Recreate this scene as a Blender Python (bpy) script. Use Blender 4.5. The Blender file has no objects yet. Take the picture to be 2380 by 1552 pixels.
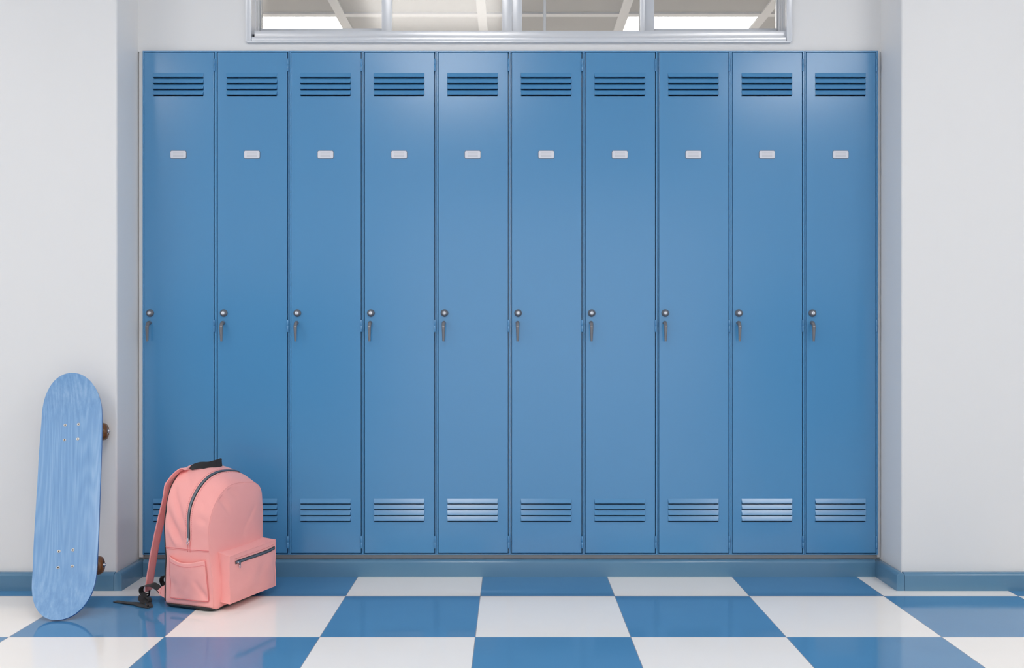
import bpy, bmesh, math, random
from mathutils import Vector, Matrix, noise

random.seed(7)
SC = bpy.context.scene
COL = SC.collection
PI = math.pi

# ------------------------------------------------------------------ colour / materials
def lin(r, g, b, a=1.0):
    f = lambda c: (c/255/12.92) if c/255 <= 0.04045 else ((c/255+0.055)/1.055)**2.4
    return (f(r), f(g), f(b), a)

class Mat:
    def __init__(s, name, color=(.8, .8, .8, 1), rough=.5, metal=0.0, **kw):
        s.m = bpy.data.materials.new(name); s.m.use_nodes = True
        s.nt = s.m.node_tree; s.N = s.nt.nodes; s.L = s.nt.links
        s.b = s.N['Principled BSDF']
        s.b.inputs['Base Color'].default_value = color
        s.b.inputs['Roughness'].default_value = rough
        s.b.inputs['Metallic'].default_value = metal
        for k, v in kw.items(): s.b.inputs[k.replace('_', ' ')].default_value = v
    def node(s, t, **kw):
        n = s.N.new(t)
        for k, v in kw.items(): setattr(n, k, v)
        return n
    def noise(s, scale, detail=3, rough=.5, vec=None, dist=0.0):
        n = s.node('ShaderNodeTexNoise')
        n.inputs['Scale'].default_value = scale; n.inputs['Detail'].default_value = detail
        n.inputs['Roughness'].default_value = rough; n.inputs['Distortion'].default_value = dist
        s.L.new(vec or s.coord(), n.inputs['Vector'])
        return n.outputs['Fac']
    def coord(s):
        if not hasattr(s, 'tc'): s.tc = s.node('ShaderNodeTexCoord')
        return s.tc.outputs['Object']
    def mapping(s, scale, vec=None):
        n = s.node('ShaderNodeMapping'); n.inputs['Scale'].default_value = scale
        s.L.new(vec or s.coord(), n.inputs['Vector']); return n.outputs['Vector']
    def ramp(s, fac, stops):
        n = s.node('ShaderNodeValToRGB'); e = n.color_ramp.elements
        while len(e) < len(stops): e.new(.5)
        for k, (p, c) in enumerate(stops): e[k].position = p; e[k].color = c
        s.L.new(fac, n.inputs['Fac']); return n.outputs['Color']
    def math(s, op, a, b=None, c=None):
        n = s.node('ShaderNodeMath', operation=op)
        for k, v in enumerate((a, b, c)):
            if v is None: continue
            if isinstance(v, (int, float)): n.inputs[k].default_value = v
            else: s.L.new(v, n.inputs[k])
        return n.outputs[0]
    def mix(s, fac, a, b):
        n = s.node('ShaderNodeMix', data_type='RGBA')
        for i, v in ((0, fac), (6, a), (7, b)):
            if isinstance(v, (int, float)): n.inputs[i].default_value = v
            elif isinstance(v, tuple): n.inputs[i].default_value = v
            else: s.L.new(v, n.inputs[i])
        return n.outputs[2]
    def bump(s, h, strength=.2, dist=.001):
        n = s.node('ShaderNodeBump'); n.inputs['Strength'].default_value = strength
        n.inputs['Distance'].default_value = dist
        s.L.new(h, n.inputs['Height'])
        s.L.new(n.outputs['Normal'], s.b.inputs['Normal'])
    def col(s, c): s.L.new(c, s.b.inputs['Base Color'])
    def rgh(s, c): s.L.new(c, s.b.inputs['Roughness'])

M = {}
def mk(name, *a, **k):
    M[name] = Mat(name, *a, **k); return M[name]

WALLC = lin(229, 228, 227)
w = mk('white_wall_paint', WALLC, .42)
w.bump(w.noise(240, 3), .06, .0006)
w = mk('back_room_floor', lin(214, 210, 204), .35)
w.bump(w.noise(8, 3), .05, .001)
w = mk('shadow_gap', lin(60, 62, 66), .8)

w = mk('ceiling_tile', lin(206, 205, 205), .85)
w.bump(w.noise(300, 4), .3, .001)
w = mk('ceiling_bar', lin(250, 250, 252), .5)
w = mk('light_housing', lin(235, 235, 235), .5)

# locker enamel: blue, semi gloss, faint orange peel and specks of dust
w = mk('locker_blue', lin(73, 139, 187), .2)
w.b.inputs['IOR'].default_value = 1.75
geo = w.node('ShaderNodeNewGeometry').outputs['Position']
n1 = w.noise(260, 2, .5, geo); n2 = w.noise(40, 2, .5, geo)
dots = w.math('MAXIMUM', w.math('SUBTRACT', w.noise(170, 1, .5, geo), .70), 0.0)
h = w.math('ADD', w.math('ADD', w.math('MULTIPLY', n1, .12), w.math('MULTIPLY', n2, .5)), w.math('MULTIPLY', dots, 3.0))
w.bump(h, .055, .0008)
w.rgh(w.math('MULTIPLY_ADD', w.noise(2.2, 2, .5, geo), .05, .185))
w = mk('locker_inside', lin(40, 84, 126), .6)

# baseboard: slate blue vinyl
w = mk('baseboard_vinyl', lin(91, 132, 161), .2)
w.bump(w.noise(20, 2), .05, .001)

# floor: blue/white checker vinyl tiles
f = mk('checker_floor', (1, 1, 1, 1), .1)
T = .462
sep = f.node('ShaderNodeSeparateXYZ'); f.L.new(f.coord(), sep.inputs[0])
tx = f.math('DIVIDE', f.math('ADD', sep.outputs['X'], .109), T)
ty = f.math('DIVIDE', f.math('SUBTRACT', sep.outputs['Y'], 3.4195), T)
ix = f.math('FLOOR', tx); iy = f.math('FLOOR', ty)
par = f.math('FLOORED_MODULO', f.math('ADD', ix, iy), 2.0)       # 0 / 1
fx = f.math('ABSOLUTE', f.math('SUBTRACT', f.math('SUBTRACT', tx, ix), .5))
fy = f.math('ABSOLUTE', f.math('SUBTRACT', f.math('SUBTRACT', ty, iy), .5))
edge = f.math('GREATER_THAN', f.math('MAXIMUM', fx, fy), .4977)
mott = f.noise(5, 4)
blue = f.mix(mott, lin(76, 133, 178), lin(84, 142, 186))
white = f.mix(mott, lin(252, 246, 239), lin(255, 250, 244))
c = f.mix(par, blue, white)
c = f.mix(edge, c, lin(150, 152, 158))
f.col(c)
f.rgh(f.math('MULTIPLY_ADD', f.noise(2.5, 3), .05, .06))
f.bump(f.math('ADD', f.math('MULTIPLY', f.noise(7, 2), .5), f.math('MULTIPLY', edge, -.6)), .04, .001)

# window aluminium (painted satin white metal)
w = mk('window_aluminium', lin(216, 218, 222), .28, .3)
w = mk('notch_shade', lin(50, 52, 56), .6)  # dark tone for the shade in the notch beside the sill step
# glass: real thin glass, transparent with fresnel reflection
g = bpy.data.materials.new('window_glass'); g.use_nodes = True
nt = g.node_tree; nt.nodes.clear()
out = nt.nodes.new('ShaderNodeOutputMaterial'); mx = nt.nodes.new('ShaderNodeMixShader')
tr = nt.nodes.new('ShaderNodeBsdfTransparent'); gl = nt.nodes.new('ShaderNodeBsdfGlossy')
gl.inputs['Roughness'].default_value = .11; tr.inputs['Color'].default_value = (.97, .975, .975, 1)
fr = nt.nodes.new('ShaderNodeFresnel'); fr.inputs['IOR'].default_value = 1.42
nt.links.new(fr.outputs[0], mx.inputs[0]); nt.links.new(tr.outputs[0], mx.inputs[1])
nt.links.new(gl.outputs[0], mx.inputs[2]); nt.links.new(mx.outputs[0], out.inputs[0])
class _G: pass
M['window_glass'] = _G(); M['window_glass'].m = g

# lamp diffuser
w = mk('lamp_diffuser', (1, 1, 1, 1), .5)
w.b.inputs['Emission Color'].default_value = (1, .955, .905, 1)
w.b.inputs['Emission Strength'].default_value = 11.6

# locker hardware
w = mk('hammered_grey', lin(130, 129, 132), .42, .7)
w.bump(w.noise(900, 2), .5, .0006)
w = mk('lock_core', lin(225, 228, 235), .25, .6)
w = mk('plate_white', lin(222, 222, 228), .4)
w = mk('plate_line', lin(196, 197, 203), .5)
w = mk('plate_rim', lin(96, 104, 118), .5, .3)

# skateboard
w = mk('stained_maple', lin(120, 168, 222), .3); w.b.inputs['IOR'].default_value = 1.7
n0 = w.noise(1.0, 1.5, .4, w.mapping((7, .7, 1)))
rings = w.math('SINE', w.math('MULTIPLY', n0, 230.0))
rings = w.math('MULTIPLY_ADD', rings, .5, .5)
fine = w.noise(120, 5, .7, w.mapping((1, .025, 1)))
broad = w.noise(14, 2, .5, w.mapping((1, .12, 1)))
fac = w.math('ADD', w.math('MULTIPLY', rings, .11), w.math('ADD', w.math('MULTIPLY', fine, .72), w.math('MULTIPLY', broad, .18)))
w.col(w.ramp(fac, [(.3, lin(110, 153, 199)), (.5, lin(126, 167, 210)), (.7, lin(150, 186, 221))]))
scr = w.noise(160, 3, .6, None, 1.5)
w.rgh(w.math('MULTIPLY_ADD', scr, .22, .06))
w.bump(w.math('ADD', fac, w.math('MULTIPLY', scr, .6)), .12, .0006)
w = mk('deck_edge', lin(72, 128, 196), .4)
w = mk('amber_wheel', lin(122, 78, 36), .22)
w.b.inputs['Transmission Weight'].default_value = .15
w.b.inputs['Subsurface Weight'].default_value = .1
w = mk('bright_metal', lin(205, 208, 214), .22, 1.0)
w = mk('truck_metal', lin(120, 122, 126), .4, .9)
w = mk('bolt_metal', lin(205, 200, 194), .35, .6)
w = mk('bolt_socket', lin(62, 54, 50), .7)
w = mk('rubber_black', lin(24, 24, 26), .7)

# backpack
def fabric(name, c1, c2, rough=.72, sheen=.25, bscale=900):
    w = mk(name, c1, rough)
    n = w.noise(25, 3)
    w.col(w.mix(n, c1, c2))
    wv = w.node('ShaderNodeTexWave', wave_type='BANDS', bands_direction='Z')
    wv.inputs['Scale'].default_value = bscale/3; w.L.new(w.coord(), wv.inputs['Vector'])
    w2 = w.node('ShaderNodeTexWave', wave_type='BANDS', bands_direction='DIAGONAL')
    w2.inputs['Scale'].default_value = bscale/3; w.L.new(w.coord(), w2.inputs['Vector'])
    h = w.math('ADD', w.math('MULTIPLY', wv.outputs['Fac'], w2.outputs['Fac']), w.math('MULTIPLY', w.noise(500, 2), .6))
    w.bump(h, .22, .0005)
    w.b.inputs['Sheen Weight'].default_value = sheen
    w.b.inputs['Sheen Roughness'].default_value = .5
    return w
fabric('pink_fabric', lin(247, 166, 161), lin(251, 173, 168))
fabric('pink_stitch', lin(226, 118, 118), lin(229, 124, 123), .8, .1)
fabric('black_webbing', lin(26, 26, 28), lin(33, 33, 35), .75, .15, 1500)
w = mk('black_vinyl', lin(22, 23, 26), .4)
w.bump(w.noise(60, 3), .3, .002)
z_ = mk('zip_teeth', lin(112, 119, 128), .35, .5)
wv = z_.node('ShaderNodeTexWave', wave_type='BANDS', bands_direction='Z')
wv.inputs['Scale'].default_value = 110; z_.L.new(z_.coord(), wv.inputs['Vector'])
z_.bump(wv.outputs['Fac'], .5, .0006)

# ------------------------------------------------------------------ mesh helpers
def obj(name, bm, mats, parent=None, smooth=False, angle=None):
    me = bpy.data.meshes.new(name)
    bmesh.ops.recalc_face_normals(bm, faces=bm.faces[:])
    bm.to_mesh(me); bm.free()
    if isinstance(mats, str): mats = [mats]
    for m in mats: me.materials.append(M[m].m)
    o = bpy.data.objects.new(name, me); COL.objects.link(o)
    if parent: o.parent = parent
    if smooth:
        for p in me.polygons: p.use_smooth = True
        if angle:
            me.update()
            try: me.set_sharp_from_angle(angle=math.radians(angle))
            except Exception: pass
    return o

def empty(name, loc=(0, 0, 0)):
    o = bpy.data.objects.new(name, None); COL.objects.link(o); o.location = loc
    o.empty_display_size = .05
    return o

def tag(o, label=None, cat=None, group=None, kind=None):
    if label: o['label'] = label
    if cat: o['category'] = cat
    if group: o['group'] = group
    if kind: o['kind'] = kind
    return o

def box(bm, x0, x1, y0, y1, z0, z1, mat=0, bev=0.0, seg=2):
    vs = [bm.verts.new((x, y, z)) for x in (x0, x1) for y in (y0, y1) for z in (z0, z1)]
    fs = []
    for q in ((0, 1, 3, 2), (4, 6, 7, 5), (0, 4, 5, 1), (2, 3, 7, 6), (0, 2, 6, 4), (1, 5, 7, 3)):
        fc = bm.faces.new([vs[i] for i in q]); fc.material_index = mat; fs.append(fc)
    if bev > 0:
        es = set(e for f_ in fs for e in f_.edges)
        r = bmesh.ops.bevel(bm, geom=list(es), offset=bev, segments=seg, profile=.5, affect='EDGES')
        for f_ in r['faces']: f_.material_index = mat
    return vs

def quad(bm, pts, mat=0):
    fc = bm.faces.new([bm.verts.new(p) for p in pts]); fc.material_index = mat; return fc

def lathe(bm, prof, origin, axis, seg=32, mat=0, mats=None):
    """prof: list of (h, r) along axis"""
    ax = Vector(axis).normalized()
    t = Vector((0, 0, 1)) if abs(ax.z) < .9 else Vector((1, 0, 0))
    u = ax.cross(t).normalized(); v = ax.cross(u)
    rings = []
    o = Vector(origin)
    for h, r in prof:
        if r < 1e-6: rings.append([bm.verts.new(o+ax*h)])
        else: rings.append([bm.verts.new(o+ax*h+(u*math.cos(2*PI*k/seg)+v*math.sin(2*PI*k/seg))*r) for k in range(seg)])
    for i in range(len(rings)-1):
        a, b = rings[i], rings[i+1]
        for k in range(seg):
            k2 = (k+1) % seg
            if len(a) == 1 and len(b) == 1: continue
            if len(a) == 1: fc = bm.faces.new([a[0], b[k], b[k2]])
            elif len(b) == 1: fc = bm.faces.new([a[k], a[k2], b[0]])
            else: fc = bm.faces.new([a[k], a[k2], b[k2], b[k]])
            fc.material_index = mats[i] if mats else mat
            fc.smooth = True

def catmull(pts, n=8, closed=False):
    P = [Vector(p) for p in pts]; out = []
    N = len(P)
    for i in range(N-1):
        p0 = P[i-1] if i > 0 else P[0]*2-P[1]
        p1, p2 = P[i], P[i+1]
        p3 = P[i+2] if i+2 < N else P[-1]*2-P[-2]
        for k in range(n):
            t = k/n
            out.append(.5*((2*p1)+(-p0+p2)*t+(2*p0-5*p1+4*p2-p3)*t*t+(-p0+3*p1-3*p2+p3)*t**3))
    out.append(P[-1]); return out

def tube(bm, pts, r, seg=8, mat=0, caps=True):
    pts = [Vector(p) for p in pts]; rings = []
    prev = None
    for i, p in enumerate(pts):
        d = (pts[min(i+1, len(pts)-1)]-pts[max(i-1, 0)])
        d = d.normalized() if d.length > 0 else Vector((0, 0, 1))
        if prev is None:
            t = Vector((0, 0, 1)) if abs(d.z) < .9 else Vector((1, 0, 0))
            u = d.cross(t).normalized()
        else:
            u = (prev-d*prev.dot(d)).normalized()
        prev = u; v = d.cross(u)
        rings.append([bm.verts.new(p+(u*math.cos(2*PI*k/seg)+v*math.sin(2*PI*k/seg))*r) for k in range(seg)])
    for a, b in zip(rings, rings[1:]):
        for k in range(seg):
            fc = bm.faces.new([a[k], a[(k+1) % seg], b[(k+1) % seg], b[k]]); fc.material_index = mat; fc.smooth = True
    if caps:
        for rg in (rings[0], rings[-1]):
            fc = bm.faces.new(rg); fc.material_index = mat

def band(bm, pts, wdirs, width, thick, mat=0, nw=4, round_=True):
    """flat strap swept along pts; wdirs = width direction at each pt (or one)"""
    n = len(pts); rings = []
    for i in range(n):
        p = Vector(pts[i]); d = (Vector(pts[min(i+1, n-1)])-Vector(pts[max(i-1, 0)])).normalized()
        wd = Vector(wdirs[i]) if isinstance(wdirs[0], (list, tuple, Vector)) else Vector(wdirs)
        wd = (wd-d*wd.dot(d)).normalized(); nn = d.cross(wd).normalized()
        w_ = width[i] if isinstance(width, (list, tuple)) else width
        th = thick[i] if isinstance(thick, (list, tuple)) else thick
        ring = []
        for k in range(nw+1):
            x = -1+2*k/nw; e = th*.5*(1-(abs(x)**6)*.75 if round_ else 1)
            ring.append(p+wd*(w_*.5*x)+nn*e)
        for k in range(nw, -1, -1):
            x = -1+2*k/nw; e = th*.5*(1-(abs(x)**6)*.75 if round_ else 1)
            ring.append(p+wd*(w_*.5*x)-nn*e)
        rings.append([bm.verts.new(q) for q in ring])
    m = len(rings[0])
    for a, b in zip(rings, rings[1:]):
        for k in range(m):
            fc = bm.faces.new([a[k], a[(k+1) % m], b[(k+1) % m], b[k]]); fc.material_index = mat; fc.smooth = True
    for rg in (rings[0], rings[-1]):
        fc = bm.faces.new(rg); fc.material_index = mat

def frame_rect(bm, x0, x1, z0, z1, wl, wr, wb, wt, y0, y1, mat=0, bev=0.0):
    box(bm, x0, x0+wl, y0, y1, z0, z1, mat, bev)
    box(bm, x1-wr, x1, y0, y1, z0, z1, mat, bev)
    box(bm, x0+wl, x1-wr, y0, y1, z0, z0+wb, mat, bev)
    box(bm, x0+wl, x1-wr, y0, y1, z1-wt, z1, mat, bev)

# ------------------------------------------------------------------ dimensions (camera at x 0, y 0, z .9 looking along +y)
XL, XR = -1.395, 1.375          # recess side walls
YF, YB = 3.5155, 3.7135         # front wall plane, recess back plane
WT = .14                        # thickness of the wall behind the lockers
YW = YB+WT
ZC = 2.90
XA, XZ = -4.0, 4.0            # corridor ends
RA, RZ = -4.75, 4.75          # room behind
YREAR, YFAR = -3.0, 10.2
LX0, LX1, LZ0, LZ1 = -1.3735, 1.3607, .0797, 1.952   # locker bank
LY = 3.700                      # locker front plane
WX0, WX1, WZ0, WZ1 = -.978, 1.030, 1.992, 2.47       # window hole

def struct(name, bm, mats, **k):
    o = obj(name, bm, mats, **k); o['kind'] = 'structure'; return o

# floor
bm = bmesh.new(); box(bm, XA, XZ, -8, YW+.001, -.08, 0)
struct('floor', bm, 'checker_floor')
bm = bmesh.new(); box(bm, RA, RZ, YW+.001, YFAR, -.08, 0)
struct('floor.001', bm, 'back_room_floor')
# pilaster walls left and right (rounded vertical arris)
def vert_box(name, x0, x1, y0, y1, z0, z1, bev_x):
    bm = bmesh.new(); box(bm, x0, x1, y0, y1, z0, z1)
    es = [e for e in bm.edges if abs(e.verts[0].co.x-bev_x) < 1e-5 and abs(e.verts[1].co.x-bev_x) < 1e-5
          and abs(e.verts[0].co.y-y0) < 1e-5 and abs(e.verts[1].co.y-y0) < 1e-5]
    bmesh.ops.bevel(bm, geom=es, offset=.007, segments=5, profile=.5, affect='EDGES')
    return struct(name, bm, 'white_wall_paint', smooth=True, angle=30)
vert_box('wall_left', RA, XL, YF, YW, 0, ZC, XL)
vert_box('wall_right', XR, RZ, YF, YW, 0, ZC, XR)
# wall behind the lockers, with openings for the lockers and the window
bm = bmesh.new()
zl = LZ1+.001
box(bm, XL, XR, YB, YW, 0, .058)
box(bm, XL, XR, YB+.03, YW, .058, LZ0-.001)
box(bm, XL, LX0-.0005, YB+.012, YW, LZ0-.001, zl)
box(bm, LX1+.0005, XR, YB+.012, YW, LZ0-.001, zl)
box(bm, XL, XR, YB, YW, zl, WZ0)
box(bm, XL, WX0, YB, YW, WZ0, WZ1)
box(bm, WX1, XR, YB, YW, WZ0, WZ1)
box(bm, XL, XR, YB, YW, WZ1, ZC)
bmesh.ops.remove_doubles(bm, verts=bm.verts[:], dist=1e-5)
struct('wall_back', bm, 'white_wall_paint')
# plinth under the lockers behind that wall
bm = bmesh.new(); box(bm, LX0-.02, LX1+.014, YW, YW+.34, 0, LZ0-.001)
struct('trim_1', bm, 'white_wall_paint')
# thin casing at the right of the locker bank
bm = bmesh.new(); box(bm, 1.3612, 1.3712, YB-.002, YB+.012, LZ0-.012, LZ1, bev=.001)
struct('trim_2', bm, 'white_wall_paint')
bm = bmesh.new(); box(bm, -1.3905, -1.3741, YB-.002, YB+.012, LZ0-.012, LZ1, bev=.001)
struct('trim_3', bm, 'white_wall_paint')
# other walls closing the corridor and the room behind
bm = bmesh.new()      # rear wall with an unseen opening, added for fill light and a veil on the doors
box(bm, XA, -1.35, YREAR-.1, YREAR, 0, ZC); box(bm, 2.3, XZ, YREAR-.1, YREAR, 0, ZC); box(bm, -1.35, 2.3, YREAR-.1, YREAR, 2.35, ZC)
struct('wall_rear', bm, 'white_wall_paint')
bm = bmesh.new()      # unseen dark dado, added to darken the lower reflections in the doors
box(bm, XA, -1.35, YREAR, YREAR+.01, 0, 1.35); box(bm, 2.3, XZ, YREAR, YREAR+.01, 0, 1.35)
struct('added_dado', bm, 'baseboard_vinyl')
for nm, x0, x1 in (('wall_corridor_left', XA-.1, XA), ('wall_corridor_right', XZ, XZ+.1)):
    bm = bmesh.new()      # end walls of the corridor with openings added to throw side light on the recess
    box(bm, x0, x1, YREAR-.1, -2.4, 0, ZC); box(bm, x0, x1, 3.2, YF, 0, ZC)
    box(bm, x0, x1, -2.4, 3.2, 0, .45); box(bm, x0, x1, -2.4, 3.2, 2.6, ZC)
    struct(nm, bm, 'white_wall_paint')
for nm, x0, x1 in (('wall_room_left', RA-.1, RA), ('wall_room_right', RZ, RZ+.1)):
    bm = bmesh.new(); box(bm, x0, x1, YW, YFAR, 0, ZC); struct(nm, bm, 'white_wall_paint')
bm = bmesh.new(); box(bm, RA-.1, RZ+.1, YFAR, YFAR+.1, 0, ZC); struct('wall_far', bm, 'white_wall_paint')

# ceilings with their bar grids
G = .8825
def ceiling(name, x_off, y_off, y0, y1, XA, XZ):
    bm = bmesh.new(); box(bm, XA, XZ, y0, y1, ZC, ZC+.06)
    c = struct(name, bm, 'ceiling_tile')
    bm = bmesh.new()
    k = math.ceil((XA-x_off)/G)
    while x_off+k*G < XZ:
        x = x_off+k*G; box(bm, x-.0285, x+.0285, y0, y1, ZC-.012, ZC); k += 1
    k = math.ceil((y0-y_off)/G)
    while y_off+k*G < y1:
        y = y_off+k*G; box(bm, XA, XZ, y-.0285, y+.0285, ZC-.0118, ZC); k += 1
    obj('ceiling_grid', bm, 'ceiling_bar', c)
ceiling('ceiling', -.92, 1.055, YREAR, YF, XA, XZ)
ceiling('ceiling.001', -1.07, 6.2165, YW, YFAR, RA, RZ)

# ceiling lights
def ceiling_light(name, x0, y0, label, group):
    e = empty(name, (x0+G/2, y0+G/2, ZC))
    bm = bmesh.new(); h = G/2-.0285
    frame_rect_xy = [(-h, -h+.006, -h, h), (h-.006, h, -h, h), (-h+.006, h-.006, -h, -h+.006), (-h+.006, h-.006, h-.006, h)]
    for a in frame_rect_xy: box(bm, a[0], a[1], a[2], a[3], -.010, -.0005)
    obj('frame', bm, 'light_housing', e)
    bm = bmesh.new(); box(bm, -h+.006, h-.006, -h+.006, h-.006, -.006, -.001)
    obj('diffuser', bm, 'lamp_diffuser', e)
    tag(e, label, 'ceiling light', group)
cols = {-5: 'at the far left end', -2.6475: 'left of the camera', 0: 'above the middle lockers', 2.6475: 'above the rightmost lockers', 5: 'at the far right end'}
for j, row in enumerate((1.055, 1.055-2*G)):
    for i in range(-1, 2):
        side = ['left of the lockers', 'facing the fifth locker', 'facing the ninth locker'][i+1]
        ceiling_light('ceiling_light', -.92+i*3*G, row,
                      'corridor ceiling light panel, %s, %s' % (['row near lockers', 'rear row'][j], side),
                      'corridor ceiling light panels')
BX = -1.07-G
for yy, ii, lb in ((6.2165, 0, 'bright square ceiling panel seen through the leftmost window pane'),
                   (6.2165, 1, 'bright square ceiling panel seen through the rightmost window pane'),
                   (6.2165, -1, 'added unseen back room ceiling panel, first row, left of the window'),  # from here on unseen panels, added to brighten the back room ceiling
                   (6.2165, 2, 'added unseen back room ceiling panel, first row, right of the window'),
                   (6.2165+3*G, -1, 'added unseen back room ceiling panel, rear row, far left'),
                   (6.2165+3*G, 0, 'added unseen back room ceiling panel, rear row, second from left'),
                   (6.2165+3*G, 1, 'added unseen back room ceiling panel, rear row, second from right'),
                   (6.2165+3*G, 2, 'added unseen back room ceiling panel, rear row, far right')):
    ceiling_light('ceiling_light', BX+ii*3*G, yy, lb, 'ceiling panels of the room behind')

# ------------------------------------------------------------------ baseboards
BT, BH = .0275, .0625
def profile(back_r=.004):
    pts = [(0, 0), (BT, 0), (BT, BH-.013)]
    for k in range(1, 7):
        a = k/6*PI/2; pts.append((BT-.013+.013*math.cos(a), BH-.013+.013*math.sin(a)))
    for k in range(0, 4):
        a = PI/2+k/3*PI/2; pts.append((back_r+back_r*math.cos(a), BH-back_r+back_r*math.sin(a)))
    return pts
def baseboard(name, p0, p1, nrm, back_r=.004):
    """extrude the profile from p0 to p1 on the floor; nrm points away from the wall"""
    bm = bmesh.new(); pr = profile(back_r)
    rings = []
    for p in (p0, p1):
        rings.append([bm.verts.new((p[0]+nrm[0]*a, p[1]+nrm[1]*a, b)) for a, b in pr])
    n = len(pr)
    for k in range(n): bm.faces.new([rings[0][k], rings[0][(k+1) % n], rings[1][(k+1) % n], rings[1][k]])
    bm.faces.new(rings[0]); bm.faces.new(rings[1])
    bmesh.ops.recalc_face_normals(bm, faces=bm.faces[:])
    caps = [f_ for f_ in bm.faces if len(f_.verts) > 4]
    es = [e for f_ in caps for e in f_.edges if min(e.verts[0].co.z, e.verts[1].co.z) > .001 or abs(e.verts[0].co.z-e.verts[1].co.z) > .01]
    bmesh.ops.bevel(bm, geom=es, offset=.0012, segments=2, profile=.5, affect='EDGES')
    return struct(name, bm, 'baseboard_vinyl', smooth=True, angle=25)
baseboard('baseboard_back', (XL+BT, YB), (XR-BT, YB), (0, -1))
baseboard('baseboard_left', (XL, YF-BT), (XL, YB), (1, 0), .008)
baseboard('baseboard_right', (XR, YF-BT), (XR, YB), (-1, 0), .008)
baseboard('baseboard_front_left', (XA, YF), (XL-.0012, YF), (0, -1))
baseboard('baseboard_front_right', (XR+.0014, YF), (XZ, YF), (0, -1))

# ------------------------------------------------------------------ window
win = empty('window_1', ((WX0+WX1)/2, YB, WZ0)); win['kind'] = 'structure'
wx, wy, wz = win.location
def wobj(name, bm, mats, **k):
    o = obj(name, bm, mats, win, **k); o.matrix_parent_inverse = Matrix.Translation(-win.location); return o
bm = bmesh.new()
OX0, OX1, OZ0 = -.9905, 1.0415, 1.9835
Y0 = YB-.016
# outer flange
box(bm, OX0, OX0+.021, Y0, YB+.004, OZ0+.004, WZ1+.02, 0, .002)
box(bm, OX1-.021, OX1, Y0, YB+.004, OZ0+.004, WZ1+.02, 0, .002)
box(bm, OX0+.004, OX1-.004, Y0+.002, YB+.004, OZ0, OZ0+.006, 0, .0015)
box(bm, OX0+.021, OX1-.021, Y0, YB+.004, WZ1, WZ1+.02, 0, .002)
# lower sill lip, rounded front, and the step above it
box(bm, OX0+.0215, OX1-.0215, Y0+.001, YB+.02, OZ0+.004, OZ0+.0215, 0, .004, 3)
wobj('window_frame', bm, 'window_aluminium', smooth=True, angle=40)
bm = bmesh.new()
box(bm, WX0+.017, WX1-.008, YB-.002, YB+.03, OZ0+.02, WZ0+.0385, 0, .002)
wobj('window_sill', bm, 'window_aluminium', smooth=True, angle=40)
bm = bmesh.new()   # jamb liner with steps, head and bottom
for sx, x in ((1, WX0), (-1, WX1)):
    def jb(a, b, y0, y1): box(bm, min(x+sx*a, x+sx*b), max(x+sx*a, x+sx*b), y0, y1, WZ0, WZ1, 0, .0008)
    jb(0, .0075, YB, YW); jb(.0075, .0105, YB+.05, YW); jb(.0105, .013, YB+.078, YW)
box(bm, WX0+.0075, WX1-.0075, YB, YW, WZ0-.0, WZ0+.008)
box(bm, WX0+.0075, WX1-.0075, YB, YW, WZ1-.008, WZ1)
wobj('jamb', bm, 'window_aluminium')
bm = bmesh.new()  # dark strips put in for the shade of the gap beside the sill
box(bm, WX0+.0078, WX0+.0165, YB+.022, YB+.032, WZ0+.0085, WZ0+.032)
box(bm, WX1-.0075, WX1-.0078+.0001, YB+.022, YB+.032, WZ0+.0085, WZ0+.032)
wobj('notch_strip', bm, 'notch_shade')
ZR = 2.0705
def sash(x0, x1, y, wl, wr, zr, name='sash'):
    bm = bmesh.new()
    box(bm, x0, x0+wl, y-.012, y+.012, WZ0+.009, WZ1-.009, 0, .0015)
    box(bm, x1-wr, x1, y-.012, y+.012, WZ0+.009, WZ1-.009, 0, .0015)
    box(bm, x0+wl, x1-wr, y-.012, y+.012, WZ0+.009, zr, 0, .0015)
    box(bm, x0+wl, x1-wr, y-.012, y+.012, WZ1-.04, WZ1-.009, 0, .0015)
    s_ = wobj(name, bm, 'window_aluminium', smooth=True, angle=40)
    bm = bmesh.new(); box(bm, x0+wl-.002, x1-wr+.002, y-.002, y+.002, zr-.002, WZ1-.038)
    p_ = obj('pane', bm, 'window_glass', s_)
    p_.matrix_parent_inverse = Matrix.Identity(4)
YS1, YS2 = YB+.112, YB+.066
sash(-.9645, -.4700, YS1, .002, .026, ZR)
sash(-.4935, .0000, YS2, .039, .0375, 2.046)
sash(.0005, .5020, YS2, .0375, .0170, 2.046)
sash(.5025, 1.0165, YS1, .040, .002, ZR)
bm = bmesh.new(); box(bm, .4860, .5420, YS2+.013, YS1-.013, WZ0+.009, WZ1-.009, 0, .001)
wobj('mullion', bm, 'window_aluminium')
bm = bmesh.new(); box(bm, .1205, .1305, YS1-.004, YS1+.004, WZ0+.009, WZ1-.009, 0, .001)
wobj('glazing_bar', bm, 'window_aluminium')

# ------------------------------------------------------------------ lockers
N_L = 10
PW = (LX1-LX0)/N_L              # .27342
LH = LZ1-LZ0
LD = .30                        # depth
g0 = .0004                      # half gap between carcasses
FL, FR, FT, FB = .0040, .0052, .0042, .0042
DX0, DX1 = FL+.0016+g0, PW-FR-.0030-g0
DZ0, DZ1 = FB+.0022, LH-FT-.0016
def zpx(y): return .9-(y-776)*LY/2313.9-LZ0      # height within the locker for an image row on the door plane
def xpx(x): return (x-1190)*LY/2313.9-LX0        # x within the leftmost locker

root = empty('locker', (LX0, LY, LZ0))
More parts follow.
